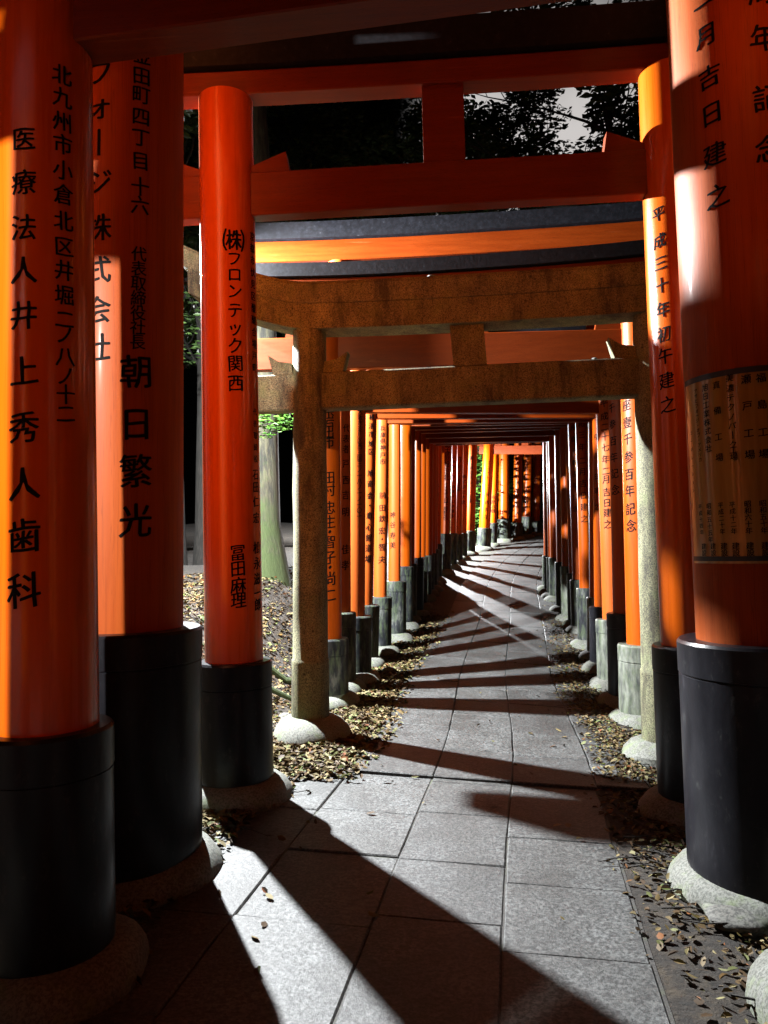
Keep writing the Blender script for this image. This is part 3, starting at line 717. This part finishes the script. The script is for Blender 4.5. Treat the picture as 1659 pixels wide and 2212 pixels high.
def litter():
    rng = random.Random(3); mb = MB()
    def leaf(x, y, z, sz):
        a = rng.uniform(0, 6.283); tilt = rng.uniform(-.5, .5); roll = rng.uniform(-.6, .6)
        M = Matrix.Translation((x, y, z)) @ Matrix.Rotation(a, 4, 'Z') @ Matrix.Rotation(tilt, 4, 'Y') @ Matrix.Rotation(roll, 4, 'X')
        w = sz * rng.uniform(.16, .34); c = rng.uniform(-.1, .25) * sz
        pts = [(-sz / 2, 0, 0), (-sz * .15, -w, c), (sz * .25, -w * .8, c), (sz / 2, 0, 0), (sz * .25, w * .8, c), (-sz * .15, w, c)]
        o = len(mb.v)
        mb.v += [M @ Vector(p) for p in pts]
        mb.f += [[o, o + 1, o + 2, o + 3], [o, o + 3, o + 4, o + 5]]; mb.sm += [True, True]
    for _ in range(30000):                      # left bank and the margin of the left row
        y = rng.triangular(2.0, 13, 5.5); t = rng.choice([rng.uniform(-2.6, .2), (rng.triangular(-.6, .66, .25) if y > 4.6 else rng.triangular(-.6, .3, .0))])
        x = xl(y) + t
        z = ground(x, y) + (.010 if t < .06 else .022) + .014 * rng.random() + (.05 * noise.noise(Vector((x * 1.3, y * 1.3, 0))) + .02 * noise.noise(Vector((x * 4, y * 4, 5))) if t < -.3 else 0)
        leaf(x, y, z, rng.uniform(.028, .07))
    for _ in range(10500):                       # right margin
        y = rng.triangular(1.6, 14, 4.5); t = rng.triangular(2.05, 3.0, 2.42) if y > 4.7 else rng.triangular(2.02, 3.1, 2.5)
        x = xl(y) + t
        leaf(x, y, ground(x, y) + (.034 if t < 2.42 and y > 4.7 else .008) + .012 * rng.random(), rng.uniform(.018, .05))
    for _ in range(150):                        # strays on the slabs
        y = rng.uniform(1.8, 12); t = rng.choice([rng.uniform(.3, 2.4), rng.triangular(.3, .9, .4), rng.triangular(1.7, 2.4, 2.3)]); x = xl(y) + t
        leaf(x, y, ground(x, y) + (.020 if y < 4.8 else .036), rng.uniform(.02, .06))
    o = mb.build('leaf_litter', M_litter); tag(o, 'dead leaves strewn on the soil beside the path', 'leaf litter', None, 'stuff')
    mb = MB()
    for _ in range(620):
        y = rng.triangular(2.0, 11, 5); side = rng.random() < .55
        t = rng.uniform(-2.2, .2) if side else rng.uniform(2.15, 3.0)
        x = xl(y) + t; z = ground(x, y) + .02
        a = rng.uniform(0, 6.28); l = rng.uniform(.06, .3)
        p = [Vector((x + math.cos(a) * l * k / 3 + rng.uniform(-.01, .01), y + math.sin(a) * l * k / 3, ground(x + math.cos(a) * l * k / 3, y + math.sin(a) * l * k / 3) + .02 + rng.uniform(0, .02))) for k in range(4)]
        mb.tube(p, [.004, .004, .003, .002], 4)
    o = mb.build('twig_litter', M_bark); tag(o, 'thin broken twigs scattered among the dead leaves', 'twigs', None, 'stuff')
litter()

def rock(x, y, r, label, sq=.6, mat=None, dz=0):
    bm = bmesh.new(); bmesh.ops.create_icosphere(bm, subdivisions=3, radius=1)
    for v in bm.verts:
        n_ = noise.noise(v.co * 1.2 + Vector((x * 7, y * 3, 0))); v.co *= r * (1 + .4 * n_); v.co.z *= sq
    me = bpy.data.meshes.new('rock'); bm.to_mesh(me); bm.free(); me.materials.append(mat or M_rock)
    for f in me.polygons: f.use_smooth = True
    o = bpy.data.objects.new('rock', me); COL.objects.link(o); o.location = (x, y, ground(x, y) + r * sq * .35 + dz)
    tag(o, label, 'rock', 'loose rocks beside the path')
rock(-.86, 6.3, .06, 'pale rock on the leaf covered bank behind the stone gate left pillar')
rock(1.38, 2.95, .14, 'low grey rock half buried in soil below the right pillar footing', .35)
rock(-.60, 5.95, .10, 'rounded pale rock at the foot of the stone gate left pillar', .6)
rock(.02, 8.3, .09, 'pale rock beside the left row sleeves further down the path', .6)
rock(1.62, 4.0, .05, 'small dark rock in shadow beside the right row', .6)

# ------------------------------------------------------------------ trees
def leaf_cloud(mb, rng, c, rad, n, size):
    for _ in range(n):
        while True:
            p = Vector((rng.uniform(-1, 1), rng.uniform(-1, 1), rng.uniform(-1, 1)))
            if p.length < 1: break
        q = c + Vector((p.x * rad, p.y * rad, p.z * rad * .7))
        M = Matrix.Rotation(rng.uniform(0, 6.28), 3, 'Z') @ Matrix.Rotation(rng.uniform(-1.2, 1.2), 3, 'X')
        s = size * rng.uniform(.6, 1.4)
        o = len(mb.v)
        mb.v += [q + M @ Vector(v) for v in ((-s, 0, 0), (0, -s * .4, s * .12), (s, 0, 0), (0, s * .4, s * .12))]
        mb.f.append([o, o + 1, o + 2, o + 3]); mb.sm.append(False)
def make_tree(rng, h, r, lean=(0, 0), bole=.45, spread=2.6, nb=11, leaves=70, lsize=.07, depth=2, bare=.0):
    """returns trunk and crown mesh builders, base at the origin"""
    tr, cr = MB(), MB()
    pts = []; rad = []
    for k in range(11):
        t = k / 10
        pts.append(Vector((lean[0] * t + .12 * h / 8 * noise.noise(Vector((t * 3, r * 50, h))), lean[1] * t + .12 * h / 8 * noise.noise(Vector((t * 3, r * 70, h + 9))), h * t - .3)))
        rad.append(r * (1.0 + .4 * max(0, .06 - t) / .06) * (1 - .78 * t))
    tr.tube(pts, rad, 14)
    def branch(p, d, L, rr, lev):
        q = [p]; dd = d.normalized()
        for k in range(4):
            dd = (dd + Vector((rng.uniform(-.3, .3), rng.uniform(-.3, .3), rng.uniform(-.12, .28)))).normalized()
            q.append(q[-1] + dd * L / 4)
        tr.tube(q, [rr, rr * .8, rr * .6, rr * .42, rr * .22], 5)
        if lev <= 0:
            if rng.random() > bare: leaf_cloud(cr, rng, q[-1], .32 + .12 * rng.random(), leaves, lsize); 
            if rng.random() > bare: leaf_cloud(cr, rng, q[3], .26, leaves // 2, lsize)
            return
        for k in (2, 3, 4):
            for _ in range(2 if k == 4 else 1):
                nd = (dd + Vector((rng.uniform(-1, 1), rng.uniform(-1, 1), rng.uniform(-.3, .6))) * .9)
                branch(q[k], nd, L * .58, rr * .5, lev - 1)
    for k in range(nb):
        t = bole + (1 - bole) * (k + rng.random() * .6) / nb
        i = min(9, int(t * 10)); p = pts[i].lerp(pts[i + 1], t * 10 - i)
        a = k * 2.4 + rng.uniform(-.4, .4)
        branch(p, Vector((math.cos(a), math.sin(a), rng.uniform(.1, .7))), spread * (1.15 - .6 * (t - bole) / (1 - bole)), rad[i] * .5, depth)
    return tr, cr
def place_tree(name, label, x, y, tc, sc=1, rz=0, bark_=None, leaf_=None, group=None, share=None):
    root = thing(name, label, 'tree', Vector((x, y, ground(x, y) - .05)), group)
    if share is None:
        t, c = tc
        a = t.build('trunk', bark_ or M_bark); c_ = c.build('crown', leaf_ or M_leaf)
    else:
        a, c_ = share[0].copy(), share[1].copy()
        COL.objects.link(a); COL.objects.link(c_)
    a.parent = root; c_.parent = root; a.location = c_.location = (0, 0, 0)
    root.scale = (sc, sc, sc); root.rotation_euler = (0, 0, rz)
    return a, c_
rg = random.Random(21)
# big mossy tree left of the path, behind the stone gate
tr, cr = make_tree(rg, 11, .43, (-.1, .6), .8, 3.2, 10, 60, .075)
place_tree('mossy_tree', 'thick pale trunk with green moss at its foot, behind the stone gate on the left', -1.75, 10.0, (tr, cr), bark_=M_barkm)
tr, cr = make_tree(rg, 10, .15, (-.7, .2), .55, 1.6, 8, 50, .06)
place_tree('slender_tree', 'slender grey leaning trunk seen in the gap left of the third gate', -3.95, 14.2, (tr, cr))
t1 = make_tree(rg, 12, .22, (.5, .4), .35, 3.4, 12, 52, .085)
sh1 = place_tree('forest_tree', 'dark tree whose branches show black against the pale night cloud at upper right', 4.9, 15.5, t1, 1.0, .4, group='dark forest trees')
t2 = make_tree(rg, 10, .18, (-.3, .5), .4, 3.0, 12, 75, .085)
sh2 = place_tree('forest_tree', 'dark tree standing behind the left row in the black gap', -5.2, 9.5, t2, 1.0, 0, group='dark forest trees')
spots = [(-4.2, 5.0, 1), (-6.5, 14, 0), (-3.4, 14.5, 1), (-2.0, 20, 0), (1.0, 25, 1), (5.5, 30, 0), (9.5, 26, 1), (7.8, 19, 0), (6.2, 10.5, 1), (7.5, 6, 0), (2.2, 32, 1), (12, 34, 0), (-7, 4, 1), (-8, 24, 0), (9, 14, 1), (3.2, 23.5, 1)]
for k, (x, y, w) in enumerate(spots):
    place_tree('forest_tree', 'dark forest tree, unlit and hard to tell from its neighbours behind the gates', x, y, None, rg.uniform(.85, 1.2), rg.uniform(0, 6.28), group='dark forest trees', share=sh1 if w else sh2)
# ivy hanging down the mossy trunk, shrub in the lamp light behind the bend (with leaves added to block that lamp), bamboo grass in the left gap
def foliage(name, label, cat, clouds, mat, seed, stems=()):
    rng = random.Random(seed); c0 = Vector(clouds[0][0])
    base = Vector((c0.x, c0.y, ground(c0.x, c0.y)))
    root = thing(name, label, cat, base)
    mb = MB()
    for c, r, n, s in clouds: leaf_cloud(mb, rng, Vector(c), r, n, s)
    mb.build('foliage', mat, root)
    mb = MB()
    for c, r, n, s in clouds if stems else ():
        c = Vector(c)
        for k in range(4):
            e = c + Vector((rng.uniform(-1, 1), rng.uniform(-1, 1), rng.uniform(-.5, .6))) * r
            st = c + Vector((rng.uniform(-.2, .2), rng.uniform(-.2, .2), -1.1 - rng.random())) * r
            mid = st.lerp(e, .5) + Vector((rng.uniform(-.1, .1), rng.uniform(-.1, .1), .1))
            mb.tube([st, mid, e], [.005, .004, .002], 5)
    if stems: mb.build('stem', M_bark, root)
q = [W(585, 905, 8.95), W(610, 920, 8.9), W(570, 935, 8.95), W(622, 900, 8.85), W(560, 905, 8.9)]
foliage('ivy', 'bright green leaves spilling over the mossy trunk under the stone beam', 'ivy', [(p, .14, 70, .035) for p in q], M_ivy, 4)
q = [W(415, 700, 11), W(425, 660, 11.2), W(408, 760, 11.3), W(420, 560, 7.3), W(412, 500, 7.4)]
foliage('bamboo_grass', 'thin bamboo leaves catching light in the gap left of the third gate', 'plant', [(p, .34, 60, .05) for p in q[:3]], M_leaf, 5)
q = [W(1035, 1010, 23), W(1040, 1060, 23), W(1033, 1110, 22.5), W(1036, 985, 23.5), W(1100, 1050, 27), W(1165, 1020, 29)]
lamp_block = [Vector((2.0, 22.9, EYE + .5)), Vector((1.6, 23.0, EYE + 1.3)), Vector((2.3, 23.3, EYE + 1.0)), Vector((1.9, 23.0, EYE + 1.9)), Vector((1.3, 23.1, EYE + .8)), Vector((2.6, 23.4, EYE + .9)), Vector((2.2, 23.3, EYE + 2.5)), Vector((1.6, 23.0, EYE + 2.7))]  # unseen leaf clouds added to keep the far lamp off the farthest gates
foliage('shrub', 'leafy green shrub lit in the gap beside the pale yellow pillar, plus unseen lamp-blocking leaves', 'shrub', [(p, .55, 220, .08) for p in q] + [(p, .8, 1300, .13) for p in lamp_block], M_ivy, 6, True)
# fallen branches on the bank
def log(pts, r, label):
    mb = MB(); P = [Vector((x, y, ground(x, y) + r * .6)) for x, y in pts]
    Q = []
    for k in range(len(P) - 1):
        for i in range(5):
            t = i / 5; p = P[k].lerp(P[k + 1], t); Q.append(p + Vector((0, 0, .02 * noise.noise(p * 5))))
    Q.append(P[-1]); mb.tube(Q, [r * (1 - .5 * k / len(Q)) for k in range(len(Q))], 9)
    o = mb.build('fallen_branch', M_barkm, None, P[0]); tag(o, label, 'fallen branch', 'fallen branches on the bank')
log([(-2.5, 7.1), (-1.7, 7.0), (-1.0, 7.35), (-.6, 7.5)], .045, 'mossy fallen branch lying along the bank, the upper of two')
log([(-2.0, 6.35), (-1.3, 6.5), (-.75, 6.75)], .038, 'thinner fallen branch on the bank, nearer the path')

# ------------------------------------------------------------------ lamps
for k, (x, y, z, w, c) in enumerate(LAMPS):
    gz = ground(x, y)
    root = thing('path_lamp', ['lamp post on the bank behind the second gate left pillar', 'lamp post beside the bend of the path', 'lamp post behind the viewer on the left'][k], 'lamp', Vector((x, y, gz)), 'lamp posts outside the left row')
    p0 = Vector((x - .16, y, gz - .2))
    mb = MB(); mb.tube([p0, Vector((x - .16, y, z + .2)), Vector((x - .13, y, z + .27)), Vector((x, y, z + .28))], [.03, .03, .028, .025], 10); mb.build('post', M_metal, root)
    mb = MB(); mb.lathe(Vector((x, y, z + .13)), Vector((0, 0, 1)), [(0, .05), (.01, .06), (-.085, .21), (-.08, .22), (.05, .10), (.12, .05), (.15, .03)], 24, cap=False); mb.build('lamp_shade', M_metal, root)
    mb = MB(); mb.lathe(Vector((x, y, z + .06)), Vector((0, 0, 1)), [(0, .02), (.01, .04), (.04, .045), (.06, .03)], 16); mb.build('bulb', M_bulb, root)
    ld = bpy.data.lights.new('lamp_light', 'POINT'); ld.energy = w; ld.color = c; ld.shadow_soft_size = .045
    lo = bpy.data.objects.new('lamp_light', ld); COL.objects.link(lo); lo.parent = root; lo.location = (0, 0, z - gz)
